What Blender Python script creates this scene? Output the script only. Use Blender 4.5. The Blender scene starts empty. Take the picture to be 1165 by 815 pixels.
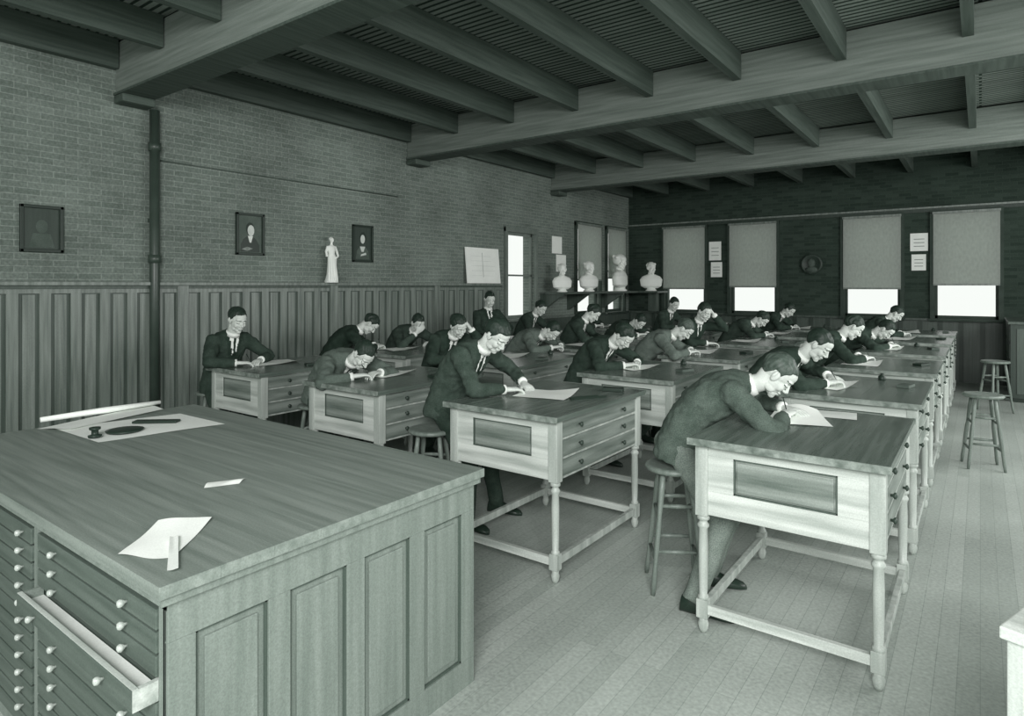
import bpy, bmesh, math, random
from mathutils import Vector, Matrix, noise
random.seed(7)
V=Vector
sc=bpy.context.scene
sc.view_settings.view_transform='Standard'
sc.view_settings.look='None'

# ---------------------------------------------------------------- colours
INK=(34,48,40); PAP=(245,250,244)
def lin(c):
    c/=255.0
    return c/12.92 if c<=0.04045 else ((c+0.055)/1.055)**2.4
def G(v):
    t=max(0,min(255,v))/255.0
    return tuple(lin(INK[i]+(PAP[i]-INK[i])*t) for i in range(3))+(1,)

# ---------------------------------------------------------------- materials
def newmat(name):
    m=bpy.data.materials.new(name); m.use_nodes=True
    nt=m.node_tree; b=nt.nodes['Principled BSDF']
    return m,nt,b
def mat(name,v,amt=10,scale=(6,6,6),rough=0.7,grain=8,detail=4,spec=0.3,metal=0):
    m,nt,b=newmat(name)
    tc=nt.nodes.new('ShaderNodeTexCoord'); mp=nt.nodes.new('ShaderNodeMapping')
    mp.inputs['Scale'].default_value=scale
    nt.links.new(tc.outputs['Object'],mp.inputs['Vector'])
    n=nt.nodes.new('ShaderNodeTexNoise'); n.inputs['Scale'].default_value=1; n.inputs['Detail'].default_value=detail
    nt.links.new(mp.outputs[0],n.inputs['Vector'])
    r=nt.nodes.new('ShaderNodeValToRGB')
    r.color_ramp.elements[0].position=0.3; r.color_ramp.elements[1].position=0.7
    r.color_ramp.elements[0].color=G(v-amt); r.color_ramp.elements[1].color=G(v+amt)
    nt.links.new(n.outputs['Fac'],r.inputs[0])
    n2=nt.nodes.new('ShaderNodeTexNoise'); n2.inputs['Scale'].default_value=190; n2.inputs['Detail'].default_value=2
    nt.links.new(tc.outputs['Object'],n2.inputs['Vector'])
    mr=nt.nodes.new('ShaderNodeMapRange'); mr.inputs[1].default_value=0.3; mr.inputs[2].default_value=0.7
    g=grain/40.0
    mr.inputs[3].default_value=1-g; mr.inputs[4].default_value=1+g
    nt.links.new(n2.outputs['Fac'],mr.inputs[0])
    mx=nt.nodes.new('ShaderNodeVectorMath'); mx.operation='SCALE'
    nt.links.new(r.outputs[0],mx.inputs[0]); nt.links.new(mr.outputs[0],mx.inputs['Scale'])
    nt.links.new(mx.outputs[0],b.inputs['Base Color'])
    b.inputs['Roughness'].default_value=rough
    b.inputs['Specular IOR Level'].default_value=spec
    b.inputs['Metallic'].default_value=metal
    return m
def wood(name,v,axis='x',amt=16,rough=0.45,spec=0.4,grain=6,fq=34):
    s={'x':(1.6,fq,fq),'y':(fq,1.6,fq),'z':(fq,fq,1.6)}[axis]
    return mat(name,v,amt,s,rough,grain,5,spec)
def brickmat(name,v,vm,plane='yz',bw=0.2,rh=0.06,ms=0.006,var=10,rough=0.85,bump=0.4,off=0.5,spec=0.2,lo=.68,hi=1.32,fs=60):
    m,nt,b=newmat(name)
    tc=nt.nodes.new('ShaderNodeTexCoord'); sp=nt.nodes.new('ShaderNodeSeparateXYZ'); cb=nt.nodes.new('ShaderNodeCombineXYZ')
    nt.links.new(tc.outputs['Object'],sp.inputs[0])
    a={'x':'X','y':'Y','z':'Z'}
    nt.links.new(sp.outputs[a[plane[0]]],cb.inputs[0]); nt.links.new(sp.outputs[a[plane[1]]],cb.inputs[1])
    br=nt.nodes.new('ShaderNodeTexBrick'); br.inputs['Scale'].default_value=1
    br.inputs['Brick Width'].default_value=bw; br.inputs['Row Height'].default_value=rh
    br.inputs['Mortar Size'].default_value=ms; br.inputs['Mortar Smooth'].default_value=0.3
    br.offset=off
    br.inputs['Color1'].default_value=G(v-var); br.inputs['Color2'].default_value=G(v+var); br.inputs['Mortar'].default_value=G(vm)
    nt.links.new(cb.outputs[0],br.inputs['Vector'])
    n=nt.nodes.new('ShaderNodeTexNoise'); n.inputs['Scale'].default_value=1.1; n.inputs['Detail'].default_value=5
    nt.links.new(tc.outputs['Object'],n.inputs['Vector'])
    n2=nt.nodes.new('ShaderNodeTexNoise'); n2.inputs['Scale'].default_value=fs; n2.inputs['Detail'].default_value=3
    nt.links.new(tc.outputs['Object'],n2.inputs['Vector'])
    ad=nt.nodes.new('ShaderNodeMath'); ad.operation='ADD'
    nt.links.new(n.outputs['Fac'],ad.inputs[0]); nt.links.new(n2.outputs['Fac'],ad.inputs[1])
    mr=nt.nodes.new('ShaderNodeMapRange'); mr.inputs[1].default_value=0.6; mr.inputs[2].default_value=1.4
    mr.inputs[3].default_value=lo; mr.inputs[4].default_value=hi
    nt.links.new(ad.outputs[0],mr.inputs[0])
    mx=nt.nodes.new('ShaderNodeVectorMath'); mx.operation='SCALE'
    nt.links.new(br.outputs['Color'],mx.inputs[0]); nt.links.new(mr.outputs[0],mx.inputs['Scale'])
    nt.links.new(mx.outputs[0],b.inputs['Base Color'])
    bp=nt.nodes.new('ShaderNodeBump'); bp.inputs['Strength'].default_value=bump; bp.inputs['Distance'].default_value=0.01; bp.invert=True
    nt.links.new(br.outputs['Fac'],bp.inputs['Height']); nt.links.new(bp.outputs[0],b.inputs['Normal'])
    b.inputs['Roughness'].default_value=rough; b.inputs['Specular IOR Level'].default_value=spec
    return m

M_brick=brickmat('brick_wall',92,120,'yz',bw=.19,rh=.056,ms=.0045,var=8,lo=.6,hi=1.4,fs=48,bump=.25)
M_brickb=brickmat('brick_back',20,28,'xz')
M_floor=brickmat('floor_boards',156,132,'yx',bw=2.6,rh=0.08,ms=0.002,var=8,rough=0.5,bump=0.1,off=0.37,spec=0.3)
M_ceil=brickmat('ceiling_boards',112,12,'xy',bw=6,rh=0.075,ms=0.016,var=8,rough=0.8,bump=0.8)
M_ctop=wood('cabinet_top',108,'x',18,0.38,0.45)
M_cside=wood('cabinet_side',102,'z',12,0.5)
M_cdark=wood('cabinet_front',60,'x',14,0.5)
M_lightw=wood('table_light_wood',180,'x',36,0.45,fq=22,grain=4)
M_lightz=wood('table_leg_wood',162,'z',28,0.4,fq=22,grain=4)
M_panel=wood('table_panel_wood',108,'x',42,0.45,fq=22,grain=4)
M_ttop=wood('table_top_wood',72,'y',20,0.25,0.6)
M_drawer=wood('drawer_wood',100,'y',40,0.45,fq=20)
M_stoolw=wood('stool_wood',92,'z',18,0.4)
M_wains=wood('wainscot_wood',96,'z',24,0.4,0.5)
M_wainsd=wood('wainscot_dark',48,'z',12,0.45,0.4)
M_beam=wood('beam_wood',106,'x',18,0.7)
M_joist=wood('joist_wood',46,'y',14,0.7)
M_dark=wood('dark_wood',20,'z',8,0.5)
M_metal=mat('dark_iron',28,6,rough=0.4,metal=0.0,spec=0.6)
M_brass=mat('knob_metal',175,8,rough=0.12,spec=1.0)
M_paper=mat('paper',250,5,rough=0.8,grain=2)
M_papd=mat('drawn_paper',225,18,(5,5,5),rough=0.8,grain=2)
M_line=mat('pencil_line',120,5)
M_plaster=mat('plaster',250,4,rough=0.6,grain=2)
M_black=mat('black_item',4,4,rough=0.4)
M_skin=mat('skin',205,8,(20,20,20),rough=0.6,grain=3)
M_lip=mat('lip',125,6)
M_hair=mat('hair_dark',4,8,(60,60,12),rough=0.5)
M_hair2=mat('hair_brown',44,22,(60,60,12),rough=0.5)
M_shirt=mat('shirt',245,4,grain=2)
M_shoe=mat('shoe',5,4,rough=0.35)
M_frame=mat('window_frame',26,8)
M_frame2=mat('window_frame_side',90,10)
M_outwin=mat('picture_mid',55,15)
cloth={}
def C(v):
    v=int(v)
    if v not in cloth: cloth[v]=mat('cloth_%d'%v,v,10,(14,14,14),rough=0.9,grain=12,spec=0.1)
    return cloth[v]
def shademat():
    m,nt,b=newmat('window_shade')
    n=nt.nodes.new('ShaderNodeTexNoise'); n.inputs['Scale'].default_value=30
    r=nt.nodes.new('ShaderNodeValToRGB'); r.color_ramp.elements[0].color=G(165); r.color_ramp.elements[1].color=G(210)
    nt.links.new(n.outputs['Fac'],r.inputs[0]); nt.links.new(r.outputs[0],b.inputs['Base Color'])
    b.inputs['Roughness'].default_value=0.9
    t=nt.nodes.new('ShaderNodeBsdfTranslucent'); nt.links.new(r.outputs[0],t.inputs[0])
    mx=nt.nodes.new('ShaderNodeMixShader'); mx.inputs[0].default_value=0.5
    nt.links.new(b.outputs[0],mx.inputs[1]); nt.links.new(t.outputs[0],mx.inputs[2])
    nt.links.new(mx.outputs[0],nt.nodes['Material Output'].inputs[0])
    return m
M_shade=shademat()

# ---------------------------------------------------------------- mesh builder
class MB:
    def __init__(s): s.v=[];s.f=[];s.m=[];s.sm=[];s.mats=[]
    def mi(s,m):
        if m not in s.mats: s.mats.append(m)
        return s.mats.index(m)
    def add(s,vs,fs,m,smooth=False,M=None):
        o=len(s.v); k=s.mi(m)
        for p in vs:
            p=V(p); s.v.append(M@p if M else p)
        for f in fs:
            s.f.append([i+o for i in f]); s.m.append(k); s.sm.append(smooth)
    def box(s,x0,x1,y0,y1,z0,z1,m,M=None,bev=0.0):
        if bev<=0:
            vs=[(x,y,z) for x in (x0,x1) for y in (y0,y1) for z in (z0,z1)]
            fs=[(0,1,3,2),(4,6,7,5),(0,4,5,1),(2,3,7,6),(0,2,6,4),(1,5,7,3)]
            s.add(vs,fs,m,False,M); return
        bm=bmesh.new(); bmesh.ops.create_cube(bm,size=1)
        for v in bm.verts:
            v.co=V(((x0+x1)/2+v.co.x*(x1-x0),(y0+y1)/2+v.co.y*(y1-y0),(z0+z1)/2+v.co.z*(z1-z0)))
        bmesh.ops.bevel(bm,geom=bm.edges[:],offset=bev,segments=2,profile=0.6,affect='EDGES')
        bm.verts.index_update()
        s.add([v.co.copy() for v in bm.verts],[[v.index for v in f.verts] for f in bm.faces],m,False,M); bm.free()
    def lathe(s,prof,m,M=None,seg=16,smooth=True):
        vs=[];fs=[]
        for r,z in prof:
            for i in range(seg):
                a=2*math.pi*i/seg; vs.append((r*math.cos(a),r*math.sin(a),z))
        for j in range(len(prof)-1):
            for i in range(seg):
                i2=(i+1)%seg; fs.append((j*seg+i,j*seg+i2,(j+1)*seg+i2,(j+1)*seg+i))
        fs.append(tuple(range(seg-1,-1,-1))); n=(len(prof)-1)*seg; fs.append(tuple(range(n,n+seg)))
        s.add(vs,fs,m,smooth,M)
    def rings(s,rs,m,smooth=True,M=None):
        n=len(rs[0]); vs=[p for r in rs for p in r]; fs=[]
        for j in range(len(rs)-1):
            for i in range(n):
                i2=(i+1)%n; fs.append((j*n+i,j*n+i2,(j+1)*n+i2,(j+1)*n+i))
        fs.append(tuple(range(n-1,-1,-1))); k=(len(rs)-1)*n; fs.append(tuple(range(k,k+n)))
        s.add(vs,fs,m,smooth,M)
    def tube(s,pts,rad,m,seg=12,M=None,smooth=True):
        pts=[V(p) for p in pts]; rs=[]; ref=None
        for i,p in enumerate(pts):
            a=pts[max(0,i-1)]; b=pts[min(len(pts)-1,i+1)]; t=(b-a).normalized()
            if ref is None:
                ref=V((0,0,1)) if abs(t.z)<0.9 else V((1,0,0))
            u=(ref-t*ref.dot(t)).normalized(); w=t.cross(u); ref=u
            r=rad[i] if hasattr(rad,'__len__') else rad
            if not hasattr(r,'__len__'): r=(r,r)
            rs.append([p+u*r[0]*math.cos(2*math.pi*k/seg)+w*r[1]*math.sin(2*math.pi*k/seg) for k in range(seg)])
        s.rings(rs,m,smooth,M)
    def ell(s,c,r,m,M=None,nu=18,nv=12):
        c=V(c); vs=[];fs=[]
        if not hasattr(r,'__len__'): r=(r,r,r)
        vs.append(c+V((0,0,r[2])))
        for j in range(1,nv):
            th=math.pi*j/nv
            for i in range(nu):
                a=2*math.pi*i/nu; vs.append(c+V((r[0]*math.sin(th)*math.cos(a),r[1]*math.sin(th)*math.sin(a),r[2]*math.cos(th))))
        vs.append(c-V((0,0,r[2]))); L=len(vs)-1
        for i in range(nu): fs.append((0,1+i,1+(i+1)%nu))
        for j in range(nv-2):
            for i in range(nu):
                a=1+j*nu; fs.append((a+i,a+nu+i,a+nu+(i+1)%nu,a+(i+1)%nu))
        a=1+(nv-2)*nu
        for i in range(nu): fs.append((a+i,L,a+(i+1)%nu))
        s.add(vs,fs,m,True,M)
    def mesh(s,name):
        me=bpy.data.meshes.new(name); me.from_pydata([tuple(v) for v in s.v],[],s.f)
        for m in s.mats: me.materials.append(m)
        me.polygons.foreach_set('material_index',s.m); me.polygons.foreach_set('use_smooth',s.sm)
        bm=bmesh.new(); bm.from_mesh(me); bmesh.ops.recalc_face_normals(bm,faces=bm.faces[:]); bm.to_mesh(me); bm.free()
        me.update(); return me
    def obj(s,name,parent=None,M=None):
        return place(name,s.mesh(name),parent,M)
def place(name,me,parent=None,M=None):
    o=bpy.data.objects.new(name,me); sc.collection.objects.link(o)
    if parent: o.parent=parent
    if M is not None: o.matrix_basis=M
    return o
def remesh(mb,vox,sm=4):
    me=mb.mesh('tmp'); o=bpy.data.objects.new('tmp',me); sc.collection.objects.link(o)
    r=o.modifiers.new('r','REMESH'); r.mode='VOXEL'; r.voxel_size=vox; r.use_smooth_shade=True
    if sm:
        q=o.modifiers.new('s','SMOOTH'); q.iterations=sm; q.factor=0.5
    dg=bpy.context.evaluated_depsgraph_get()
    out=bpy.data.meshes.new_from_object(o.evaluated_get(dg))
    bpy.data.objects.remove(o); bpy.data.meshes.remove(me)
    out.materials.clear()
    for m in mb.mats: out.materials.append(m)
    out.polygons.foreach_set('use_smooth',[True]*len(out.polygons))
    return out
def T(x,y,z,rz=0): return Matrix.Translation((x,y,z))@Matrix.Rotation(rz,4,'Z')

# ---------------------------------------------------------------- room constants
XL=-6.6; YB=13.5; CZ=4.0; YR=-2.5; XR=3.4
def wall(name,axis,at,thick,lo,hi,z0,z1,openings,m):
    mb=MB()
    us=sorted(set([lo,hi]+[o[0] for o in openings]+[o[1] for o in openings]))
    zs=sorted(set([z0,z1]+[o[2] for o in openings]+[o[3] for o in openings]))
    for i in range(len(us)-1):
        for j in range(len(zs)-1):
            cu=(us[i]+us[i+1])/2; cz=(zs[j]+zs[j+1])/2
            if any(o[0]<cu<o[1] and o[2]<cz<o[3] for o in openings): continue
            if axis=='x': mb.box(at-thick,at,us[i],us[i+1],zs[j],zs[j+1],m)
            else: mb.box(us[i],us[i+1],at,at+thick,zs[j],zs[j+1],m)
    return mb.obj(name)
mb=MB(); mb.box(XL-.2,XR,YR,YB+.2,-.1,0,M_floor); mb.obj('floor')
mb=MB(); mb.box(XL-.2,XR,YR,YB+.2,CZ,CZ+.1,M_ceil); mb.obj('ceiling')
lw=[(8.75,9.6,1.1,2.62),(11.1,12.05,1.1,2.9),(12.4,13.2,1.1,2.9)]
bw=[(-5.70,-4.80,1.1,2.92),(-4.23,-3.33,1.1,2.92),(-2.08,-1.18,1.1,2.92),(-.65,.25,1.1,2.92)]
wall('wall_left','x',XL,.25,YR,YB+.2,0,CZ,lw,M_brick)
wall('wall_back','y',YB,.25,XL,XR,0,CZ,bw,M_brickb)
for k,y in enumerate((2.72,6.52,10.3)):
    mb=MB(); mb.box(XL+.002,XR,y-.13,y+.13,3.5,3.98,M_beam,bev=.012)
    mb.box(XL+.002,XR,y-.15,y+.15,3.478,3.5,M_joist)
    mb.box(XL+.002,XL+.2,y-.15,y+.15,3.40,3.478,M_joist,bev=.02)
    mb.obj('ceiling_beam')
mb=MB()
for i in range(11):
    x=-6.52+i*.93-.07
    if x<XL+.06: x=XL+.06
    for (a,b) in ((YR,2.58),(2.86,6.38),(6.66,10.16),(10.44,YB)):
        mb.box(x-.04,x+.04,a,b,3.72,3.995,M_joist)
mb.obj('ceiling_joists')
# wainscot left
mb=MB(); y0,y1=YR,8.55; zt=1.68
mb.box(XL+.001,XL+.02,y0,y1,0,zt,M_wainsd)
mb.box(XL+.02,XL+.05,y0,y1,0,.24,M_wains); mb.box(XL+.02,XL+.045,y0,y1,zt-.07,zt,M_wains)
mb.box(XL+.001,XL+.09,y0,y1,zt,zt+.035,M_wains,bev=.006)
mb.box(XL+.001,XL+.06,y0,y1,zt-.03,zt,M_wainsd)
y=y0; i=0
while y<y1-.1:
    if i%8==0: mb.box(XL+.02,XL+.065,y,min(y+.11,y1),0,zt,M_wains)
    else: mb.box(XL+.02,XL+.042,y+.01,y+.095,.24,zt-.07,M_wains)
    mb.box(XL+.02,XL+.028,y+.125,y+.215,.27,zt-.08,M_wains)
    y+=.235; i+=1
mb.obj('trim_1')
mb=MB()
mb.box(XL+.001,XL+.03,8.55,YB,0,1.06,M_wainsd)
mb.box(XL+.001,XL+.08,8.55,YB,1.06,1.095,M_wains)
mb.box(XL,XR,YB-.03,YB-.001,0,1.06,M_wainsd)
mb.box(XL,XR,YB-.09,YB-.001,1.06,1.095,M_wainsd)
x=XL
while x<XR:
    mb.box(x,x+.07,YB-.05,YB-.03,0,1.06,M_dark); x+=.3
mb.obj('trim_2')
mb=MB(); mb.box(XL,XR,YB-.07,YB-.001,3.05,3.08,M_wains); mb.box(XL,XR,YB-.04,YB-.001,2.99,3.05,M_dark); mb.obj('trim_3')
wn=0
def window(axis,at,o,shade_to,fm):
    global wn; wn+=1
    a,b,z0,z1=o; mb=MB()
    def bx(u0,u1,d0,d1,za,zb,m):
        if axis=='y': mb.box(u0,u1,at-d1,at-d0,za,zb,m)
        else: mb.box(at+d0,at+d1,u0,u1,za,zb,m)
    w=.07
    bx(a-w,a-.001,.002,.045,z0-.06,z1+w,fm); bx(b+.001,b+w,.002,.045,z0-.06,z1+w,fm)
    bx(a-w,b+w,.002,.055,z1,z1+w+.02,fm)
    bx(a-w-.02,b+w+.02,.095,.13,z0-.045,z0-.004,fm)
    bx(a+.002,a+.04,-.09,-.05,z0,z1,fm); bx(b-.04,b-.002,-.09,-.05,z0,z1,fm)
    bx(a,b,-.09,-.05,z0,z0+.05,fm); bx(a,b,-.09,-.05,(z0+z1)/2-.015,(z0+z1)/2+.015,fm)
    bx(a,b,-.09,-.05,z1-.05,z1,fm)
    if shade_to is not None:
        bx(a-.02,b+.02,.06,.064,shade_to,z1+.02,M_shade)
        bx(a-.02,b+.02,.056,.07,shade_to-.02,shade_to+.01,M_wains)
        bx(a-.03,b+.03,.056,.1,z1+.02,z1+.06,M_wains)
    mb.obj('window_%d'%wn)
for o,s in zip(bw,(1.62,1.66,1.63,1.70)): window('y',YB,o,s,M_frame)
window('x',XL,lw[0],None,M_frame2); window('x',XL,lw[1],1.80,M_frame); window('x',XL,lw[2],1.85,M_frame)
mb=MB(); mb.tube([(XL+.08,2.91,0),(XL+.08,2.91,3.40)],.045,M_metal,16)
for z in (1.9,3.0): mb.tube([(XL+.08,2.91,z),(XL+.08,2.91,z+.08)],.058,M_metal,16)
mb.box(XL+.002,XL+.08,2.88,2.94,2.3,2.34,M_metal)
mb.obj('steam_pipe')
mb=MB(); mb.tube([(XL+.012,3.0,2.93),(XL+.012,6.2,2.93)],.007,M_wainsd,8); mb.obj('wall_conduit')

# ---------------------------------------------------------------- cabinet
cx0,cx1,cy0,cy1,ch=-4.15,-1.70,.77,2.10,.90
mb=MB()
nb=8; bwid=(cy1-cy0)/nb
for i in range(nb):
    mb.box(cx0-.0,cx1,cy0+i*bwid+.0003,cy0+(i+1)*bwid-.0003,ch-.035,ch,M_ctop,bev=.0007)
mb.box(cx0+.02,cx1-.012,cy0+.012,cy1-.012,ch-.06,ch-.036,M_cside)
bx0,bx1,by0,by1=cx0+.04,cx1-.035,cy0+.035,cy1-.035
mb.box(bx0,bx1-.02,by0+.022,by1,0.0,ch-.06,M_cdark)
mb.box(bx1-.02,bx1-.012,by0,by1,0,ch-.06,M_cside)
def fr(a,b,z0,z1): mb.box(bx1-.012,bx1+.006,a,b,z0,z1,M_cside,bev=.002)
n=4; st=.075; L=by1-by0; pw=(L-st*(n+1))/n
fr(by0,by1,0,.11); fr(by0,by1,ch-.17,ch-.06)
for i in range(n+1): fr(by0+i*(pw+st),by0+i*(pw+st)+st,.11,ch-.17)
for i in range(n):
    a=by0+st+i*(pw+st)
    for (q0,q1,z0,z1) in ((a,a+.008,.11,ch-.17),(a+pw-.008,a+pw,.11,ch-.17),(a,a+pw,.11,.118),(a,a+pw,ch-.178,ch-.17)):
        mb.box(bx1-.012,bx1-.002,q0,q1,z0,z1,M_wainsd)
    mb.box(bx1-.012,bx1-.004,a+.03,a+pw-.03,.14,ch-.2,M_cside,bev=.003)
mb.box(bx0,bx1,by0+.012,by0+.022,.0,ch-.06,M_black)
cols=[(bx1-.045-.90,bx1-.045),(bx1-1.70,bx1-1.0),(bx0+.03,bx1-1.75)]
for a in (bx1-.045,cols[0][0]-.045,cols[1][0]-.045): mb.box(a,a+.04,by0,by0+.014,.0,ch-.06,M_cside)
mb.box(bx0,bx1,by0,by0+.014,ch-.085,ch-.06,M_cside)
mb.box(bx0,bx1,by0,by0+.014,0,.05,M_cside)
rows=12; z1=ch-.09; dh=(z1-.05)/rows
for ci,(a,b) in enumerate(cols):
    for r in range(rows):
        zt_=z1-r*dh-.004; zb_=zt_-dh+.007
        out=0.06 if (ci==0 and r==3) else 0
        yy=by0-out
        mb.box(a+.004,b-.004,yy-.006,yy+.012,zb_,zt_,M_cdark,bev=.002)
        if out:
            mb.box(a+.004,a+.016,yy+.012,by0+.01,zb_,zt_,M_cside); mb.box(b-.016,b-.004,yy+.012,by0+.01,zb_,zt_,M_lightw)
            mb.box(a+.016,b-.016,yy+.012,by0+.01,zb_,zt_-.03,M_papd)
            mb.box(a+.004,b-.004,yy-.004,yy+.010,zt_,zt_+.002,M_lightw)
            mb.box(b-.004,b-.001,yy-.005,by0,zb_,zt_,M_lightw)
        for f in (.2,.8) if ci==0 else (.12,.88):
            x=a+(b-a)*f; z=(zt_+zb_)/2
            mb.lathe([(.004,0),(.005,.008),(.0105,.014),(.012,.02),(.0088,.026),(.002,.028)],M_brass,
                Matrix.Translation((x,yy-.005,z))@Matrix.Rotation(math.pi/2,4,'X'),12)
mb.obj('drawer_cabinet')

def paper(name,x,y,z,w,h,rz,curl=.01,m=None,seed=0,nx=14,ny=10,corner=0,thick=.0012):
    mb=MB(); vs=[];fs=[]
    for j in range(ny+1):
        for i in range(nx+1):
            u=i/nx-.5; v=j/ny-.5
            zz=curl*(.5+.5*math.sin(u*7+seed))*(.5+.5*math.cos(v*5+seed*2))
            zz+=corner*max(0,(u+v)-.35)**1.5*2
            vs.append((u*w,v*h,zz+thick))
    for j in range(ny):
        for i in range(nx):
            a=j*(nx+1)+i; fs.append((a,a+1,a+nx+2,a+nx+1))
    mb.add(vs,fs,m or M_paper,True)
    return mb.obj(name,M=T(x,y,z,rz))
Z=ch
def polysheet(name,pts,z,curl=.006,m=None,seed=0,N=12,lift=None):
    a,b,c,d=[V((p[0],p[1],0)) for p in pts]; o=(a+b+c+d)/4; vs=[];fs=[]
    for j in range(N+1):
        for i in range(N+1):
            u=i/N; v=j/N; p=(a*(1-u)+b*u)*(1-v)+(d*(1-u)+c*u)*v-o
            zz=.0015+curl*(.5+.5*math.sin(u*6+seed))*(.5+.5*math.sin(v*5+seed*1.7))
            if lift: zz+=lift*v*v*(.4+.6*math.sin(u*math.pi))
            vs.append((p.x,p.y,zz))
    for j in range(N):
        for i in range(N):
            q=j*(N+1)+i; fs.append((q,q+1,q+N+2,q+N+1))
    mb=MB(); mb.add(vs,fs,m or M_paper,True); return mb.obj(name,M=Matrix.Translation((o.x,o.y,z)))
F_=720.0
def W(u,v,z):
    d=F_*(1.68-z)/(v-325.0); r=(u-582.5)/F_*d; s,c=math.sin(math.radians(36.5)),math.cos(math.radians(36.5))
    return (-s*d+c*r,c*d+s*r)
polysheet('paper_sheet',[W(134,634,Z),W(196,638,Z),W(241,592,Z),W(180,596,Z)],Z,.008,seed=1,lift=.012)
polysheet('paper_slip',[W(190,655,Z),W(203,652,Z),W(203,614,Z),W(193,616,Z)],Z+.010,.004,seed=2,m=M_papd)
polysheet('paper_slip',[W(232,556,Z),W(272,551,Z),W(280,545,Z),W(236,550,Z)],Z,.008,seed=3)
polysheet('drawing_sheet',[W(112,504,Z),W(256,483,Z),W(205,471,Z),W(62,488,Z)],Z,.004,seed=4)
polysheet('drawing_sheet',[W(42,490,Z),W(80,490,Z),W(186,467,Z),W(170,462,Z)],Z+.006,.004,seed=5)
mb=MB(); c0=V(W(46,484,Z)+(0,)); c1=V(W(182,463,Z)+(0,)); mb.tube([c0,(c0+c1)/2,c1],[.014,.019,.012],M_paper,14); mb.obj('rolled_sheet',M=Matrix.Translation((0,0,Z+.03)))
mb=MB(); mb.lathe([(.03,0),(.032,.01),(.016,.014),(.016,.035),(.026,.04),(.026,.05),(.004,.052)],M_black,seg=18); mb.obj('paper_weight',M=T(*W(108,499,Z),Z+.0065))
mb=MB(); mb.lathe([(.085,0),(.09,.008),(.07,.012),(.01,.012)],M_black,seg=24); mb.obj('ink_dish',M=T(*W(142,492,Z),Z+.0065))
mb=MB(); mb.box(-.12,.12,-.03,.03,0,.012,M_black,bev=.003); mb.obj('ruler_case',M=T(*W(178,482,Z),Z+.0065,math.radians(40)))

# ---------------------------------------------------------------- drafting table template
def table_mesh():
    mb=MB(); hx,hy=.37,.51
    for i in range(5):
        w=.84/5; mb.box(-.42+i*w+.0003,-.42+(i+1)*w-.0003,-.575,.575,.918,.948,M_ttop,bev=.001)
    mb.box(-.425,.425,-.582,-.576,.916,.949,M_drawer); mb.box(-.425,.425,.576,.582,.916,.949,M_drawer)
    for sx in (-1,1):
        for sy in (-1,1):
            x,y=sx*hx,sy*hy
            mb.box(x-.03,x+.03,y-.03,y+.03,.57,.917,M_lightz,bev=.003)
            mb.lathe([(.026,.57),(.03,.562),(.03,.55),(.02,.545),(.02,.535),(.028,.525),(.028,.515),(.021,.505),(.023,.42),(.022,.28),(.019,.185),(.026,.178),(.026,.168),(.02,.16)],M_lightz,Matrix.Translation((x,y,0)),16)
            mb.box(x-.027,x+.027,y-.027,y+.027,.075,.165,M_lightz,bev=.004)
            mb.lathe([(.014,0),(.022,.02),(.026,.045),(.02,.06),(.024,.076)],M_lightz,Matrix.Translation((x,y,0)),14)
    for sy in (-1,1):
        y=sy*(hy+.012)
        mb.box(-hx+.03,hx-.03,y-.008-sy*.012,y+.008-sy*.012,.58,.917,M_panel)
        for (a,b,c,d) in ((-hx+.03,hx-.03,.58,.695),(-hx+.03,hx-.03,.865,.917),(-hx+.03,-.22,.695,.865),(.22,hx-.03,.695,.865)):
            mb.box(a,b,y-.01,y+.01,c,d,M_lightw,bev=.002)
        for (a,b,c,d) in ((-.22,.22,.695,.702),(-.22,.22,.858,.865),(-.22,-.213,.695,.865),(.213,.22,.695,.865)):
            mb.box(a,b,y-.005,y+.005,c,d,M_wainsd)
        mb.box(-.205,.205,y-.006,y+.004,.71,.85,M_panel,bev=.004)
        mb.box(-hx,hx,sy*hy-.014,sy*hy+.014,.095,.14,M_lightw,bev=.003)
    for sx in (-1,1):
        mb.box(sx*hx-.014,sx*hx+.014,-hy,hy,.095,.14,M_lightz,bev=.003)
    mb.box(-hx-.01,-hx+.01,-hy+.03,hy-.03,.58,.917,M_lightz)
    mb.box(-hx+.02,hx-.02,-hy+.03,hy-.03,.585,.60,M_dark)
    mb.box(hx-.012,hx+.002,-hy+.03,hy-.03,.58,.917,M_black)
    for z in (.58,.69,.80,.905): mb.box(hx,hx+.018,-hy+.03,hy-.03,z,z+.012,M_lightz)
    for k in range(3):
        z0=.594+k*.11; mb.box(hx,hx+.02,-hy+.034,hy-.034,z0,z0+.094,M_drawer,bev=.003)
        for yy in (-.28,.28):
            mb.lathe([(.006,0),(.007,.01),(.015,.016),(.015,.022),(.004,.028)],M_dark,Matrix.Translation((hx+.02,yy,z0+.047))@Matrix.Rotation(math.pi/2,4,'Y'),12)
    return mb.mesh('drafting_table')
TM=table_mesh()
cols_x={'A':-.71,'B':-2.30,'C':-3.76,'D':-5.20}
rows_y=[3.53+1.65*k for k in range(6)]
for c,x in cols_x.items():
    for k,y in enumerate(rows_y):
        if c=='D' and k>4: continue
        place('drafting_table',TM,M=T(x,y,0))
TZ=.949
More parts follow.
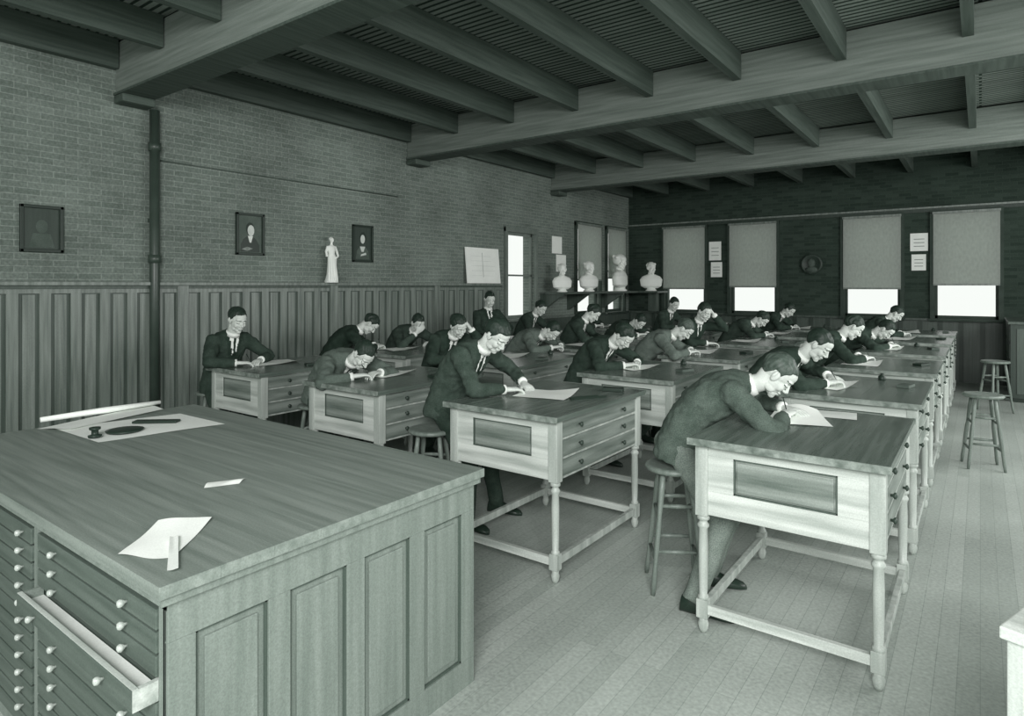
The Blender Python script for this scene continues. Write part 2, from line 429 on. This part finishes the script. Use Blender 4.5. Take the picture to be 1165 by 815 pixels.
def stool_mesh(h=.68):
    mb=MB()
    mb.lathe([(.13,h-.035),(.155,h-.03),(.165,h-.018),(.16,h-.004),(.14,h),(.10,h-.004)],M_stoolw,seg=24)
    def lp(a,z):
        r=.10+(.195-.10)*(1-z/h); return V((r*math.cos(a),r*math.sin(a),z))
    for q in range(4):
        a=math.pi/4+q*math.pi/2
        zs=[h-.03,h*.8,h*.6,h*.52,h*.35,h*.25,.06,0]; rr=[.014,.018,.013,.017,.016,.013,.015,.011]
        mb.tube([lp(a,z) for z in zs],rr,M_stoolw,10)
        a2=a+math.pi/2
        for z in ((.18,.42) if q%2 else (.23,.47)):
            mb.tube([lp(a,z),(lp(a,z)+lp(a2,z))/2,lp(a2,z)],[.009,.013,.009],M_stoolw,8)
    return mb.mesh('wooden_stool')
SM=stool_mesh()
def stool(x,y,rz=0.3): place('wooden_stool',SM,M=T(x,y,0,rz))

# ---------------------------------------------------------------- heads / hands / hair templates
def head_parts(mb,m,M=None,s=1.0):
    E=lambda c,r: mb.ell([q*s for q in c],[q*s for q in r],m,M)
    E((-.014,0,.032),(.094,.073,.084)); E((.018,0,-.03),(.066,.058,.078)); E((.05,0,-.082),(.032,.034,.026))
    E((.064,0,-.098),(.02,.022,.017)); E((.066,0,.03),(.024,.052,.016)); E((.04,0,.05),(.046,.056,.04))
    for q in (-1,1):
        E((.056,q*.036,-.028),(.024,.022,.026)); E((-.004,q*.072,-.004),(.02,.009,.031)); E((-.016,q*.079,.004),(.01,.009,.024))
        E((.092,q*.011,-.031),(.011,.008,.007)); E((.022,q*.042,-.07),(.034,.014,.024))
        E((.073,q*.031,.003),(.012,.014,.008))
    mb.tube([V(p)*s for p in ((.074,0,.022),(.089,0,-.002),(.104,0,-.026),(.096,0,-.034))],[.008*s,.0085*s,.011*s,.008*s],m,10,M)
    E((.083,0,-.057),(.011,.024,.006)); E((.080,0,-.069),(.011,.02,.006))
def make_head():
    mb=MB(); head_parts(mb,M_skin); mb.mi(M_lip); mb.mi(M_outwin)
    me=remesh(mb,.0036,2)
    for p in me.polygons:
        c=p.center
        if c.x>.07 and abs(c.y)<.022 and -.066<c.z<-.060: p.material_index=1
        if c.x>.05 and .014<abs(c.y)<.050 and .026<c.z+.1*(abs(c.y)-.03)<.0325: p.material_index=2
        if c.x>.06 and .02<abs(c.y)<.043 and -.004<c.z<.003: p.material_index=2
        if abs(c.y)<.012 and c.x>.08 and -.042<c.z<-.0365: p.material_index=1
    return me
HEAD=make_head()
def make_hair(seed,vol,m):
    bm=bmesh.new(); bmesh.ops.create_icosphere(bm,subdivisions=5,radius=1)
    for v in bm.verts:
        d=v.co.copy()
        p=V((-.018+d.x*(.097+vol),d.y*(.078+vol*.8),.036+d.z*(.086+vol)))
        x=p.x
        if x>.045: hl=.070
        elif x>.0: hl=-.005+(x/.045)**1.6*.075
        elif x>-.03: hl=.016 if abs(p.y)>.04 else -.01
        else: hl=max(-.062,.016+(x+.03)*2.4)
        hl+=.006*noise.noise(V((p.x*60,p.y*60,seed)))
        k=max(0,min(1,(p.z-hl)/.012)); k=k*k*(3-2*k)
        lock=.006*noise.noise(V((p.x*35,p.y*90,p.z*25+seed*5)))+.009*noise.noise(V((p.x*12,p.y*14,p.z*12+seed)))
        part=-.006*math.exp(-((p.y-.028)/.006)**2) if p.z>.07 else 0
        c=V((-.018,0,.036))
        v.co=c+(p-c)*(1+(lock+part)*10*k)*(.80+.2*k)
    me=bpy.data.meshes.new('hair'); bm.to_mesh(me); bm.free(); me.materials.append(m)
    me.polygons.foreach_set('use_smooth',[True]*len(me.polygons)); return me
HAIRS=[make_hair(1,.002,M_hair),make_hair(5,.010,M_hair),make_hair(9,.002,M_hair2),make_hair(14,.005,M_hair)]
def make_hand(mirror,curl):
    mb=MB(); s=-1 if mirror else 1
    Y=lambda y:y*s
    mb.tube([(-.03,0,0),(0,0,0),(.03,Y(.002),0),(.065,Y(.001),.002),(.088,0,0)],[(.018,.023),(.018,.026),(.017,.035),(.0145,.040),(.010,.038)],M_skin,16)
    for y0,L,dy in ((.030,.070,.006),(.0105,.078,.002),(-.0095,.072,-.002),(-.028,.056,-.007)):
        p=V((.075,Y(y0),.0)); pts=[p]; ang=math.radians(8); segs=(.018,L*.42,L*.32,L*.26)
        for k,l in enumerate(segs):
            p=p+V((math.cos(ang)*l,Y(dy)*l*6*.5,-math.sin(ang)*l)); pts.append(p); ang+=math.radians(curl*(1+.1*k))
        mb.tube(pts,[.0095,.0095,.0085,.0078,.006],M_skin,10)
    mb.tube([(.02,Y(.018),-.004),(.045,Y(.042),-.010),(.072,Y(.052),-.018),(.094,Y(.047),-.026)],[.014,.0115,.0095,.007],M_skin,10)
    return remesh(mb,.0032,1)
HANDS={(0,'w'):make_hand(False,30),(1,'w'):make_hand(True,30),(0,'r'):make_hand(False,14),(1,'r'):make_hand(True,14)}

def ik(a,b,l1,l2,hint):
    d=b-a; D=d.length; u=d/D; L=max(min(D,(l1+l2)*.992),abs(l1-l2)+.04); b2=a+u*L
    x=(l1*l1-l2*l2+L*L)/(2*L); h=math.sqrt(max(0,l1*l1-x*x))
    w=hint-u*hint.dot(u); w.normalize(); return a+u*x+w*h,b2

def person(x,y,hipz=.80,lean=35,yaw=0,hp=30,hy=0,jk=45,tr=50,hair=0,wl=None,wr=None,head_hand=None,feet=None,sc_=1.0,spread=.13,vox=.016,name='student',reach=None,tbl=.949,shirt=True,neck=.7,roll=0):
    Ya=math.radians(yaw); F=V((math.cos(Ya),math.sin(Ya),0)); S_=V((-math.sin(Ya),math.cos(Ya),0)); U=V((0,0,1))
    a=math.radians(lean); P=V((x,y,hipz)); k=sc_
    jk=jk*.55; tr=tr*.6
    Sh=P+(F*math.sin(a)+U*math.cos(a))*.455*k
    a0=a*.3; Cn=P+(F*math.sin(a0)+U*math.cos(a0))*.24*k
    def bez(s):
        if s<0: return P+(Cn-P).normalized()*s*.46*k
        if s>1: return Sh+(Sh-Cn).normalized()*(s-1)*.46*k
        return P*(1-s)**2+Cn*2*s*(1-s)+Sh*s*s
    def tan(s):
        s=max(0,min(1,s)); return ((Cn-P)*(1-s)+(Sh-Cn)*s).normalized()
    root=bpy.data.objects.new(name,None); sc.collection.objects.link(root)
    root.location=(x,y,0); root.empty_display_size=.1
    inv=Matrix.Translation((-x,-y,0))
    R=reach if reach is not None else .455*k*math.sin(a)+.22
    if wl is None: wl=P+F*R+S_*spread; wl.z=tbl+.036
    else: wl=V(wl)
    if wr is None: wr=P+F*(R+.03)-S_*spread*.8; wr.z=tbl+.036
    else: wr=V(wr)
    t=tan(1); Nb=Sh+t*.045*k
    J=Nb+(t*neck+U*(1-neck)).normalized()*.055*k
    HR=Matrix.Rotation(Ya+math.radians(hy),4,'Z')@Matrix.Rotation(math.radians(hp),4,'Y')@Matrix.Rotation(math.radians(roll),4,'X')
    HC=J-(HR@V((-.02,0,-.090)))
    HM=Matrix.Translation(HC)@HR
    if head_hand=='l': wl=HC+S_*.10+F*.05-U*.02
    if head_hand=='r': wr=HC-S_*.085+F*.09-U*.10
    mj=C(jk); mb=MB(); N=20
    def ring(s,rx,ry,off=0):
        c=bez(s); tt=tan(s); fd=S_.cross(tt); c=c+fd*off
        return [c+S_*rx*k*math.copysign(abs(math.cos(q))**.85,math.cos(q))+fd*ry*k*math.copysign(abs(math.sin(q))**.85,math.sin(q)) for q in [2*math.pi*i/N for i in range(N)]]
    mb.rings([ring(-.24,.178,.125),ring(-.12,.182,.135),ring(0,.174,.13),ring(.25,.155,.118),ring(.5,.165,.122),ring(.72,.18,.126,.0),ring(.88,.186,.112,-.006),ring(.98,.15,.085,-.012),ring(1.06,.085,.065,-.012),ring(1.12,.06,.058,-.008)],mj)
    arms=[]
    for sg,w in ((1,wl),(-1,wr)):
        s0=Sh+S_*sg*.165*k-t*.045*k
        hint=S_*sg*1.0-U*.25-F*.25
        if head_hand and ((sg==1 and head_hand=='l') or (sg==-1 and head_hand=='r')): hint=S_*sg*.9-U*1.0+F*.5
        el,w2=ik(s0,w,.275*k,.25*k,hint)
        arms.append((sg,s0,el,w2))
        mb.ell(s0,.07*k,mj)
        m1=(s0+el)/2; m2=(el+w2)/2; fw=(w2-el).normalized()
        mb.tube([s0+S_*(-sg)*.03,s0,m1,el,],[.068*k,.067*k,.06*k,.053*k],mj,14)
        mb.ell(el,.053*k,mj)
        mb.tube([el,m2,w2-fw*.035],[.053*k,.046*k,.039*k],mj,14)
    mb.mi(M_shirt); mb.mi(C(4)); mb.mi(C(max(0,jk-10)))
    me=remesh(mb,vox,3)
    fd=S_.cross(t)
    if fd.dot(F)<0: fd=-fd
    for v in me.vertices:
        q=v.co; amp=.009*noise.noise(V((q.x*11,q.y*11,q.z*16)))+.007*noise.noise(V((q.x*30,q.y*26,q.z*34)))
        v.co=q+v.normal*amp
    for p in me.polygons:
        c=p.center-Sh; al=c.dot(t); l=abs(c.dot(S_)); fr_=p.normal.dot(fd)
        if shirt and fr_>.15 and c.dot(fd)>.0 and al>-.17:
            wv=.004+(al+.17)*.2
            if l<wv: p.material_index=2 if l<.015 and al<.04 else 1
            elif l<wv+.035: p.material_index=3
    me.transform(inv); place('jacket',me,root)
    mb=MB(); mb.tube([Nb-t*.05,J,HC+(HR@V((-.028,0,-.03)))],[.055*k,.05*k,.052*k],M_skin,16,inv); mb.obj('neck',root)
    mb=MB(); cdir=(J-Nb).normalized()
    mb.tube([Nb-cdir*.02,Nb+cdir*.022],[.064*k,.057*k],M_shirt,20,inv); mb.tube([Nb+cdir*.022,Nb-cdir*.015],[.0575*k,.068*k],M_shirt,20,inv)
    for sg,s0,el,w2 in arms:
        fw=(w2-el).normalized(); mb.tube([w2-fw*.05,w2-fw*.018],[.034*k,.033*k],M_shirt,14,inv)
    mb.obj('shirt_collar_cuffs',root)
    for sg,s0,el,w2 in arms:
        fw=(w2-el).normalized(); up=U
        onh=head_hand and ((sg==1 and head_hand=='l') or (sg==-1 and head_hand=='r'))
        if not onh: fx=V((fw.x,fw.y,max(-.25,min(.05,fw.z)))).normalized()
        else: fx=fw; up=(w2-HC).normalized()
        yv=up.cross(fx).normalized(); zv=fx.cross(yv)
        Mh=Matrix(((fx.x,yv.x,zv.x,w2.x-x),(fx.y,yv.y,zv.y,w2.y-y),(fx.z,yv.z,zv.z,w2.z),(0,0,0,1)))
        place('hand',HANDS[((1 if sg==1 else 0),'w' if sg==-1 else 'r')],root,Mh)
        if sg==-1 and not onh:
            mb=MB(); b=V((.115,.012,-.03)); mb.tube([b,b+V((-.06,.01,.11))],[.002,.0035],M_black,6); mb.obj('pencil',root,Mh)
    hk=Matrix.Scale(k*.95,4)
    place('head',HEAD,root,inv@HM@hk); place('hair',HAIRS[hair],root,inv@HM@hk)
    mt=C(tr); mb=MB(); mb.ell(P-U*.02,(.15,.15,.10),mt)
    shoes=MB()
    for sg in (1,-1):
        h0=P+S_*sg*.085*k-U*.02
        if feet: ft=V(feet[0 if sg==1 else 1])
        else: ft=P+F*(.10+.06*sg)+S_*sg*.12
        ft=V((ft.x,ft.y,.085))
        kn,an=ik(h0,ft,.43*k,.41*k,F+U*.1+S_*sg*.15)
        mb.tube([h0,(h0+kn)/2,kn],[.088*k,.08*k,.066*k],mt,14); mb.ell(kn,.066*k,mt)
        dn=(an-kn).normalized(); mb.tube([kn,(kn+an)/2,an+dn*.02],[.066*k,.06*k,.055*k],mt,14)
        base=V((an.x,an.y,an.z-.085)); Fo=(F+S_*sg*.15).normalized(); So=U.cross(Fo)
        def sr(d,w,h,z0=0):
            c=base+Fo*d+U*(z0+h/2); return [c+So*w*math.cos(q)+U*h/2*math.sin(q) for q in [2*math.pi*i/12 for i in range(12)]]
        shoes.rings([[inv@p for p in r] for r in (sr(-.07,.02,.04),sr(-.06,.033,.085),sr(-.01,.038,.10),sr(.05,.038,.085),sr(.10,.044,.06),sr(.15,.044,.048),sr(.185,.03,.036),sr(.20,.012,.02))],M_shoe)
    me=remesh(mb,vox,3)
    for v in me.vertices:
        q=v.co; v.co=q+v.normal*.006*noise.noise(V((q.x*12,q.y*12,q.z*9)))
    me.transform(inv); place('trousers',me,root); shoes.obj('shoes',root)
    return root

ppl=[
 (-1.36,3.44,dict(lean=46,yaw=16,hp=50,hy=-6,jk=100,tr=165,hair=2,vox=.011,neck=.95,wl=(-.88,3.80,.985),wr=(-.84,3.60,.985),feet=((-1.22,3.50,0),(-1.18,3.16,0)),hipz=.81)),
 (-3.06,3.36,dict(lean=36,yaw=6,hp=46,hy=-8,jk=62,tr=30,hair=1,vox=.011,hipz=.86,wl=(-2.60,3.66,.985),wr=(-2.54,3.38,.985),feet=((-2.88,3.70,0),(-2.86,3.34,0)))),
 (-5.80,3.18,dict(lean=22,yaw=4,hp=24,hy=-4,jk=45,tr=40,hair=3,reach=.42,vox=.012,hipz=.78)),
 (-4.46,3.36,dict(lean=54,yaw=-6,hp=56,roll=-8,jk=130,tr=60,hair=0,vox=.013)),
 (-5.96,4.55,dict(lean=40,yaw=48,hp=58,jk=20,hair=3)),
 (-5.94,5.55,dict(lean=46,yaw=-8,hp=38,hy=-10,jk=60,hair=0,head_hand='r')),
 (-4.46,4.72,dict(lean=36,yaw=-12,hp=38,roll=12,jk=36,hair=3,head_hand='l')),
 (-4.46,6.05,dict(lean=50,yaw=4,hp=58,jk=140,hair=0)),
 (-4.44,7.2,dict(lean=30,yaw=14,hp=46,hy=12,jk=45,hair=3)),
 (-4.46,8.5,dict(lean=50,yaw=-10,hp=58,jk=40,hair=0)),
 (-4.44,10.3,dict(lean=24,yaw=-14,hp=30,hy=-14,jk=45,hair=0)),
 (-5.78,7.15,dict(lean=10,yaw=-22,hp=24,hy=-10,jk=36,hair=0,hipz=.86,reach=.38)),
 (-5.90,8.2,dict(lean=30,yaw=6,hp=38,jk=45,hair=3)),
 (-5.90,9.8,dict(lean=42,yaw=0,hp=48,jk=40,hair=0)),
 (-3.03,5.2,dict(lean=42,yaw=-6,hp=54,roll=6,jk=40,hair=3,vox=.013)),
 (-3.01,6.42,dict(lean=44,yaw=10,hp=54,jk=150,hair=2)),
 (-3.03,7.75,dict(lean=26,yaw=-16,hp=30,hy=-8,jk=36,hair=0,head_hand='l')),
 (-3.02,9.4,dict(lean=46,yaw=4,hp=56,jk=55,hair=3)),
 (-3.02,11.4,dict(lean=38,yaw=-8,hp=46,jk=40,hair=0)),
 (-1.42,5.12,dict(lean=42,yaw=-4,hp=44,jk=40,hair=0,wl=(-.93,5.36,.985),vox=.013)),
 (-1.42,6.85,dict(lean=38,yaw=12,hp=42,hy=8,jk=38,hair=3)),
 (-1.42,8.6,dict(lean=50,yaw=-4,hp=58,jk=50,hair=0)),
 (-1.42,10.7,dict(lean=38,yaw=6,hp=46,jk=42,hair=0)),
]
for i,(x,y,kw) in enumerate(ppl):
    person(x,y,**kw)
    if i==1: stool(-3.10,3.24,.5)
    elif i==0: stool(-1.38,3.40,.55)
    else: stool(x-.05,y-.03,.3+i*.4)

for (x,y,r) in ((.02,7.3,.2),(.16,10.6,.6)): stool(x,y,r)
k=0
for c,x in cols_x.items():
    for j,y in enumerate(rows_y):
        if c=='D' and j>4: continue
        k+=1
        if (c,j)==('A',0):
            polysheet('drawing_sheet',[W(868,482,TZ),W(948,486,TZ),W(930,470,TZ),W(884,468,TZ)],TZ,.006,seed=11,lift=.045)
            paper('drawing_sheet',-.70,3.95,TZ,.30,.20,math.radians(8),.003,seed=12,m=M_papd); continue
        if (c,j)==('B',0):
            paper('drawing_sheet',-2.34,3.55,TZ,.36,.32,math.radians(12),.004,seed=13,corner=.03)
            mb=MB(); mb.box(-.13,.13,-.004,.004,0,.012,M_black); mb.box(-.1,.1,.05,.056,0,.01,M_black); mb.box(-.12,-.112,-.004,.05,0,.01,M_black); mb.obj('drafting_ruler',M=T(-2.03,3.58,TZ,math.radians(60)))
            mb=MB(); mb.box(-.07,.07,-.04,.04,0,.022,M_black,bev=.003); mb.obj('instrument_case',M=T(-2.05,3.95,TZ,.3)); continue
        paper('drawing_sheet',x-.18,y+random.uniform(-.15,.1),TZ,random.uniform(.26,.34),random.uniform(.3,.44),random.uniform(-.25,.25),.006,seed=k,corner=.03)
        mb=MB(); mb.box(-.07,.07,-.04,.04,0,.022,M_black if k%2 else M_outwin,bev=.003); mb.obj('instrument_case',M=T(x+.28,y+random.uniform(0,.3),TZ,random.uniform(1,2)))
        if k%2==0:
            mb=MB(); mb.lathe([(.024,0),(.026,.005),(.026,.03),(.012,.038),(.012,.05),(.014,.052)],M_black,seg=16); mb.obj('ink_bottle',M=T(x+.1,y+.45,TZ))
# ---------------------------------------------------------------- wall items
def picture(y0,y1,z0,z1,seed):
    mb=MB(); x=XL+.003; w=.028
    mb.box(x,x+.03,y0,y1,z0,z0+w,M_black,bev=.004); mb.box(x,x+.03,y0,y1,z1-w,z1,M_black,bev=.004)
    mb.box(x,x+.03,y0,y0+w,z0,z1,M_black,bev=.004); mb.box(x,x+.03,y1-w,y1,z0,z1,M_black,bev=.004)
    mb.box(x,x+.010,y0+w,y1-w,z0+w,z1-w,M_dark if seed!=1 else M_outwin)
    yc=(y0+y1)/2; zc=(z0+z1)/2; W_=y1-y0; H=z1-z0
    def flat(pts,lv,m):
        mb.add([(x+.010+.0008*lv,yc+p[0]*W_,zc+p[1]*H) for p in pts],[tuple(range(len(pts)))],m)
    def oval(cy,cz,ry,rz,lv,m): flat([(cy+ry*math.cos(2*math.pi*i/20),cz+rz*math.sin(2*math.pi*i/20)) for i in range(20)],lv,m)
    if seed==1:
        flat([(-.34,-.42),(.34,-.42),(.33,-.25),(.22,-.12),(.08,-.04),(-.08,-.04),(-.24,-.12),(-.33,-.25)],1,M_black)
        oval(0,.13,.15,.15,2,M_hair); oval(.03,.09,.12,.13,3,M_skin); flat([(-.08,-.04),(.10,-.04),(.04,-.2),(-.02,-.2)],3,M_papd)
        flat([(-.30,-.36),(-.10,-.30),(.10,-.34),(-.10,-.40)],3,M_wains)
    elif seed==2:
        flat([(-.34,-.42),(.34,-.42),(.28,-.2),(.1,-.06),(-.1,-.06),(-.28,-.2)],1,M_outwin)
        oval(.02,.16,.16,.16,2,M_hair); oval(0,.12,.11,.12,3,M_skin); flat([(-.14,-.08),(.12,-.08),(.04,-.22),(-.06,-.22)],3,M_skin)
        flat([(-.1,-.34),(.18,-.3),(.16,-.24),(-.08,-.29)],3,M_skin)
    else:
        flat([(-.3,-.4),(.3,-.4),(.2,-.1),(-.2,-.1)],1,M_outwin); oval(0,.05,.14,.14,2,M_outwin)
    mb.obj('framed_picture')
picture(3.79,4.13,2.02,2.49,1); picture(5.40,5.74,1.99,2.48,2); picture(1.84,2.16,1.97,2.38,3)
mb=MB(); mb.box(0,.012,-.43,.43,0,.58,M_paper)
for q in (.12,.2,.28,.36,.44): mb.box(.012,.0135,-.3,.3-.1*(q>.3),q,q+.006,M_papd)
mb.box(.012,.0135,-.02,-.012,.1,.5,M_line)
mb.obj('mounted_drawing',M=Matrix.Translation((XL+.075,8.05,1.716))@Matrix.Rotation(math.radians(-5),4,'Y'))
def sheet_back(x0,x1,z0,z1):
    mb=MB(); y=YB-.002; mb.box(x0,x1,y-.006,y,z0,z1,M_paper); w=x1-x0
    for q in range(3): mb.box(x0+w*.2,x1-w*.2,y-.008,y-.006,z0+(z1-z0)*(.25+.2*q),z0+(z1-z0)*(.25+.2*q)+.012,M_line)
    mb.obj('pinned_drawing')
sheet_back(-4.70,-4.44,2.22,2.62); sheet_back(-4.66,-4.42,1.86,2.18)
sheet_back(-1.02,-.75,2.30,2.62); sheet_back(-1.0,-.78,1.95,2.24)
mb=MB()
for (y,z) in ((10.2,2.3),(10.35,1.95)): mb.box(XL+.002,XL+.01,y,y+.35,z,z+.33,M_paper)
mb.obj('pinned_drawing')
mb=MB(); Mw=Matrix.Translation((-2.66,YB-.03,2.1))@Matrix.Rotation(math.pi/2,4,'X')
mb.lathe([(.2,-.025),(.2,.01),(.17,.03),(.15,.01),(.01,.01)],M_dark,Mw,28)
mb.ell((-2.66,YB-.06,2.12),(.07,.05,.09),M_outwin); mb.ell((-2.66,YB-.05,1.99),(.11,.05,.06),M_outwin)
mb.obj('relief_medallion')
mb=MB()
mb.box(XL+.14,XL+.56,9.75,YB-.14,1.52,1.56,M_wainsd,bev=.005)
for y in (9.8,10.75,12.2):
    mb.box(XL+.002,XL+.04,y,y+.05,1.2,1.52,M_wainsd)
    mb.box(XL+.04,XL+.5,y,y+.05,1.48,1.52,M_wainsd)
    mb.add([(XL+.04,y,1.2),(XL+.04,y+.05,1.2),(XL+.45,y,1.48),(XL+.45,y+.05,1.48),(XL+.04,y,1.48),(XL+.04,y+.05,1.48)],[(0,1,3,2),(0,2,4),(1,5,3),(2,3,5,4),(0,4,5,1)],M_wainsd)
mb.box(XL+.562,XL+1.0,12.85,YB-.1,1.52,1.56,M_wainsd,bev=.005); mb.box(XL+.6,XL+.8,YB-.25,YB-.1,1.1,1.52,M_wainsd)
mb.obj('bust_shelf')
def bust(x,y,z,h,rz,seed):
    s=h/.56; mb=MB()
    hm=Matrix.Translation((0.01,0,.43*s))@Matrix.Rotation(math.radians(5),4,'Y')@Matrix.Rotation(math.radians((-20,15,-30,25)[seed]),4,'Z')
    head_parts(mb,M_plaster,hm,s)
    mb.ell((-.018*s,0,.46*s),(.10*s,.084*s,.088*s),M_plaster)
    for q in range(14):
        a=q*.9+seed; mb.ell(((-.03+.07*math.cos(a))*s,.07*math.sin(a)*s,(.49+.02*math.sin(a*2))*s),.026*s,M_plaster)
    mb.tube([(-.02*s,0,.36*s),(-.015*s,0,.24*s)],[.052*s,.062*s],M_plaster)
    mb.tube([(-.01*s,0,.31*s),(-.01*s,0,.27*s),(-.005*s,0,.21*s),(0,0,.09*s),(0,0,.05*s)],[(.055*s,.075*s),(.08*s,.17*s),(.10*s,.21*s),(.10*s,.19*s),(.06*s,.12*s)],M_plaster,22)
    me=remesh(mb,.008,1)
    mb2=MB(); mb2.lathe([(.10*s,0),(.10*s,.02*s),(.08*s,.03*s),(.075*s,.06*s),(.06*s,.08*s)],M_plaster,seg=20)
    root=bpy.data.objects.new('plaster_bust',None); sc.collection.objects.link(root); root.location=(x,y,z); root.rotation_euler=(0,0,rz)
    place('bust',me,root); mb2.obj('socle',root)
bust(XL+.36,10.0,1.56,.54,math.radians(-30),0); bust(XL+.36,11.0,1.56,.62,math.radians(-20),1)
bust(XL+.36,12.35,1.56,.82,math.radians(10),2); bust(XL+.74,13.1,1.56,.66,math.radians(-60),3)
def statue():
    mb=MB()
    def rg(cx,cy,z,rx,ry): return [V((cx+rx*math.cos(q),cy+ry*math.sin(q),z)) for q in [2*math.pi*i/18 for i in range(18)]]
    mb.rings([rg(0,0,.03,.075,.08),rg(0,0,.10,.058,.062),rg(.004,.004,.2,.052,.06),rg(.004,.008,.29,.047,.062),rg(0,.006,.32,.04,.058),rg(0,0,.36,.033,.043),rg(.004,-.004,.42,.04,.055),rg(0,-.004,.455,.028,.056),rg(0,-.002,.47,.014,.02),rg(.002,0,.50,.013,.014)],M_plaster)
    mb.ell((.004,0,.53),(.03,.024,.034),M_plaster); mb.ell((-.012,0,.545),(.026,.026,.024),M_plaster)
    mb.tube([(0,.05,.45),(-.005,.085,.39),(.02,.085,.33),(.04,.03,.30)],[.019,.016,.014,.012],M_plaster)
    mb.tube([(0,-.055,.45),(0,-.08,.385),(.01,-.075,.32)],[.019,.016,.014],M_plaster)
    for i in range(7):
        a=-1.3+i*.42; mb.tube([(.045*math.cos(a),.055*math.sin(a),.30),(.055*math.cos(a+.1),.06*math.sin(a+.1),.17),(.072*math.cos(a+.2),.075*math.sin(a+.2),.03)],[.006,.009,.010],M_plaster,8)
    mb.lathe([(.085,0),(.085,.025),(.075,.035),(.07,.04)],M_plaster,seg=20)
    me=remesh(mb,.0045,1); place('plaster_statuette',me,M=Matrix.Translation((XL+.09,5.01,1.716)))
statue()
mb=MB(); mb.box(.35,1.3,11.6,13.2,0.06,1.12,M_dark); mb.box(.32,1.33,11.57,13.23,1.12,1.16,M_wainsd,bev=.005); mb.box(.38,1.27,11.63,13.17,0,.06,M_black)
for i in range(4):
    for j in range(2): mb.box(.338,.35,11.65+j*.78,12.39+j*.78,.12+i*.25,.34+i*.25,M_wainsd,bev=.003)
for i in range(2):
    mb.box(.42+.42*i,.80+.42*i,11.588,11.6,.12,1.06,M_wainsd,bev=.003)
mb.obj('storage_cabinet')
mb=MB()
for sx in (-1,1):
    for sy in (-1,1): mb.box(sx*.23-.018,sx*.23+.018,sy*.23-.018,sy*.23+.018,0,.82,M_lightz,bev=.003)
for s_ in (-1,1):
    mb.box(-.23,.23,s_*.23-.01,s_*.23+.01,.2,.24,M_lightw); mb.box(s_*.23-.01,s_*.23+.01,-.23,.23,.2,.24,M_lightw)
    mb.box(-.22,.22,s_*.22-.006,s_*.22+.006,.24,.82,M_dark); mb.box(s_*.22-.006,s_*.22+.006,-.22,.22,.24,.82,M_dark)
mb.box(-.26,.26,-.26,.26,.82,.85,M_lightw,bev=.004)
mb.obj('side_stand',M=T(.367,2.109,0,math.radians(-19)))

# ---------------------------------------------------------------- light, world, camera
w=bpy.data.worlds.new('w'); sc.world=w; w.use_nodes=True
bg=w.node_tree.nodes['Background']; bg.inputs[0].default_value=(.96,1,.96,1); bg.inputs[1].default_value=.98
def area(name,loc,target,sx,sy,e):
    l=bpy.data.lights.new(name,'AREA'); l.shape='RECTANGLE'; l.size=sx; l.size_y=sy; l.energy=e; l.color=(1,.99,.99)
    o=bpy.data.objects.new(name,l); sc.collection.objects.link(o); o.location=loc
    o.rotation_euler=(V(target)-V(loc)).to_track_quat('-Z','Y').to_euler()
area('added_area_light',(1.2,-1.8,3.1),(-1.6,5.5,.2),2.4,1.6,410)  # unseen key lamp added behind the camera to brighten table fronts; no window there
area('added_area_light',(3.2,7.5,2.6),(-4,7.5,.4),5,2,210)  # unseen lamp added at the open right side
cam=bpy.data.cameras.new('camera'); co=bpy.data.objects.new('camera',cam); sc.collection.objects.link(co)
co.location=(0,0,1.68); co.rotation_euler=(math.pi/2,0,math.radians(36.5))
cam.sensor_width=36; cam.lens=720/1165*36; cam.shift_y=-82.5/1165; cam.clip_start=.05
sc.camera=co
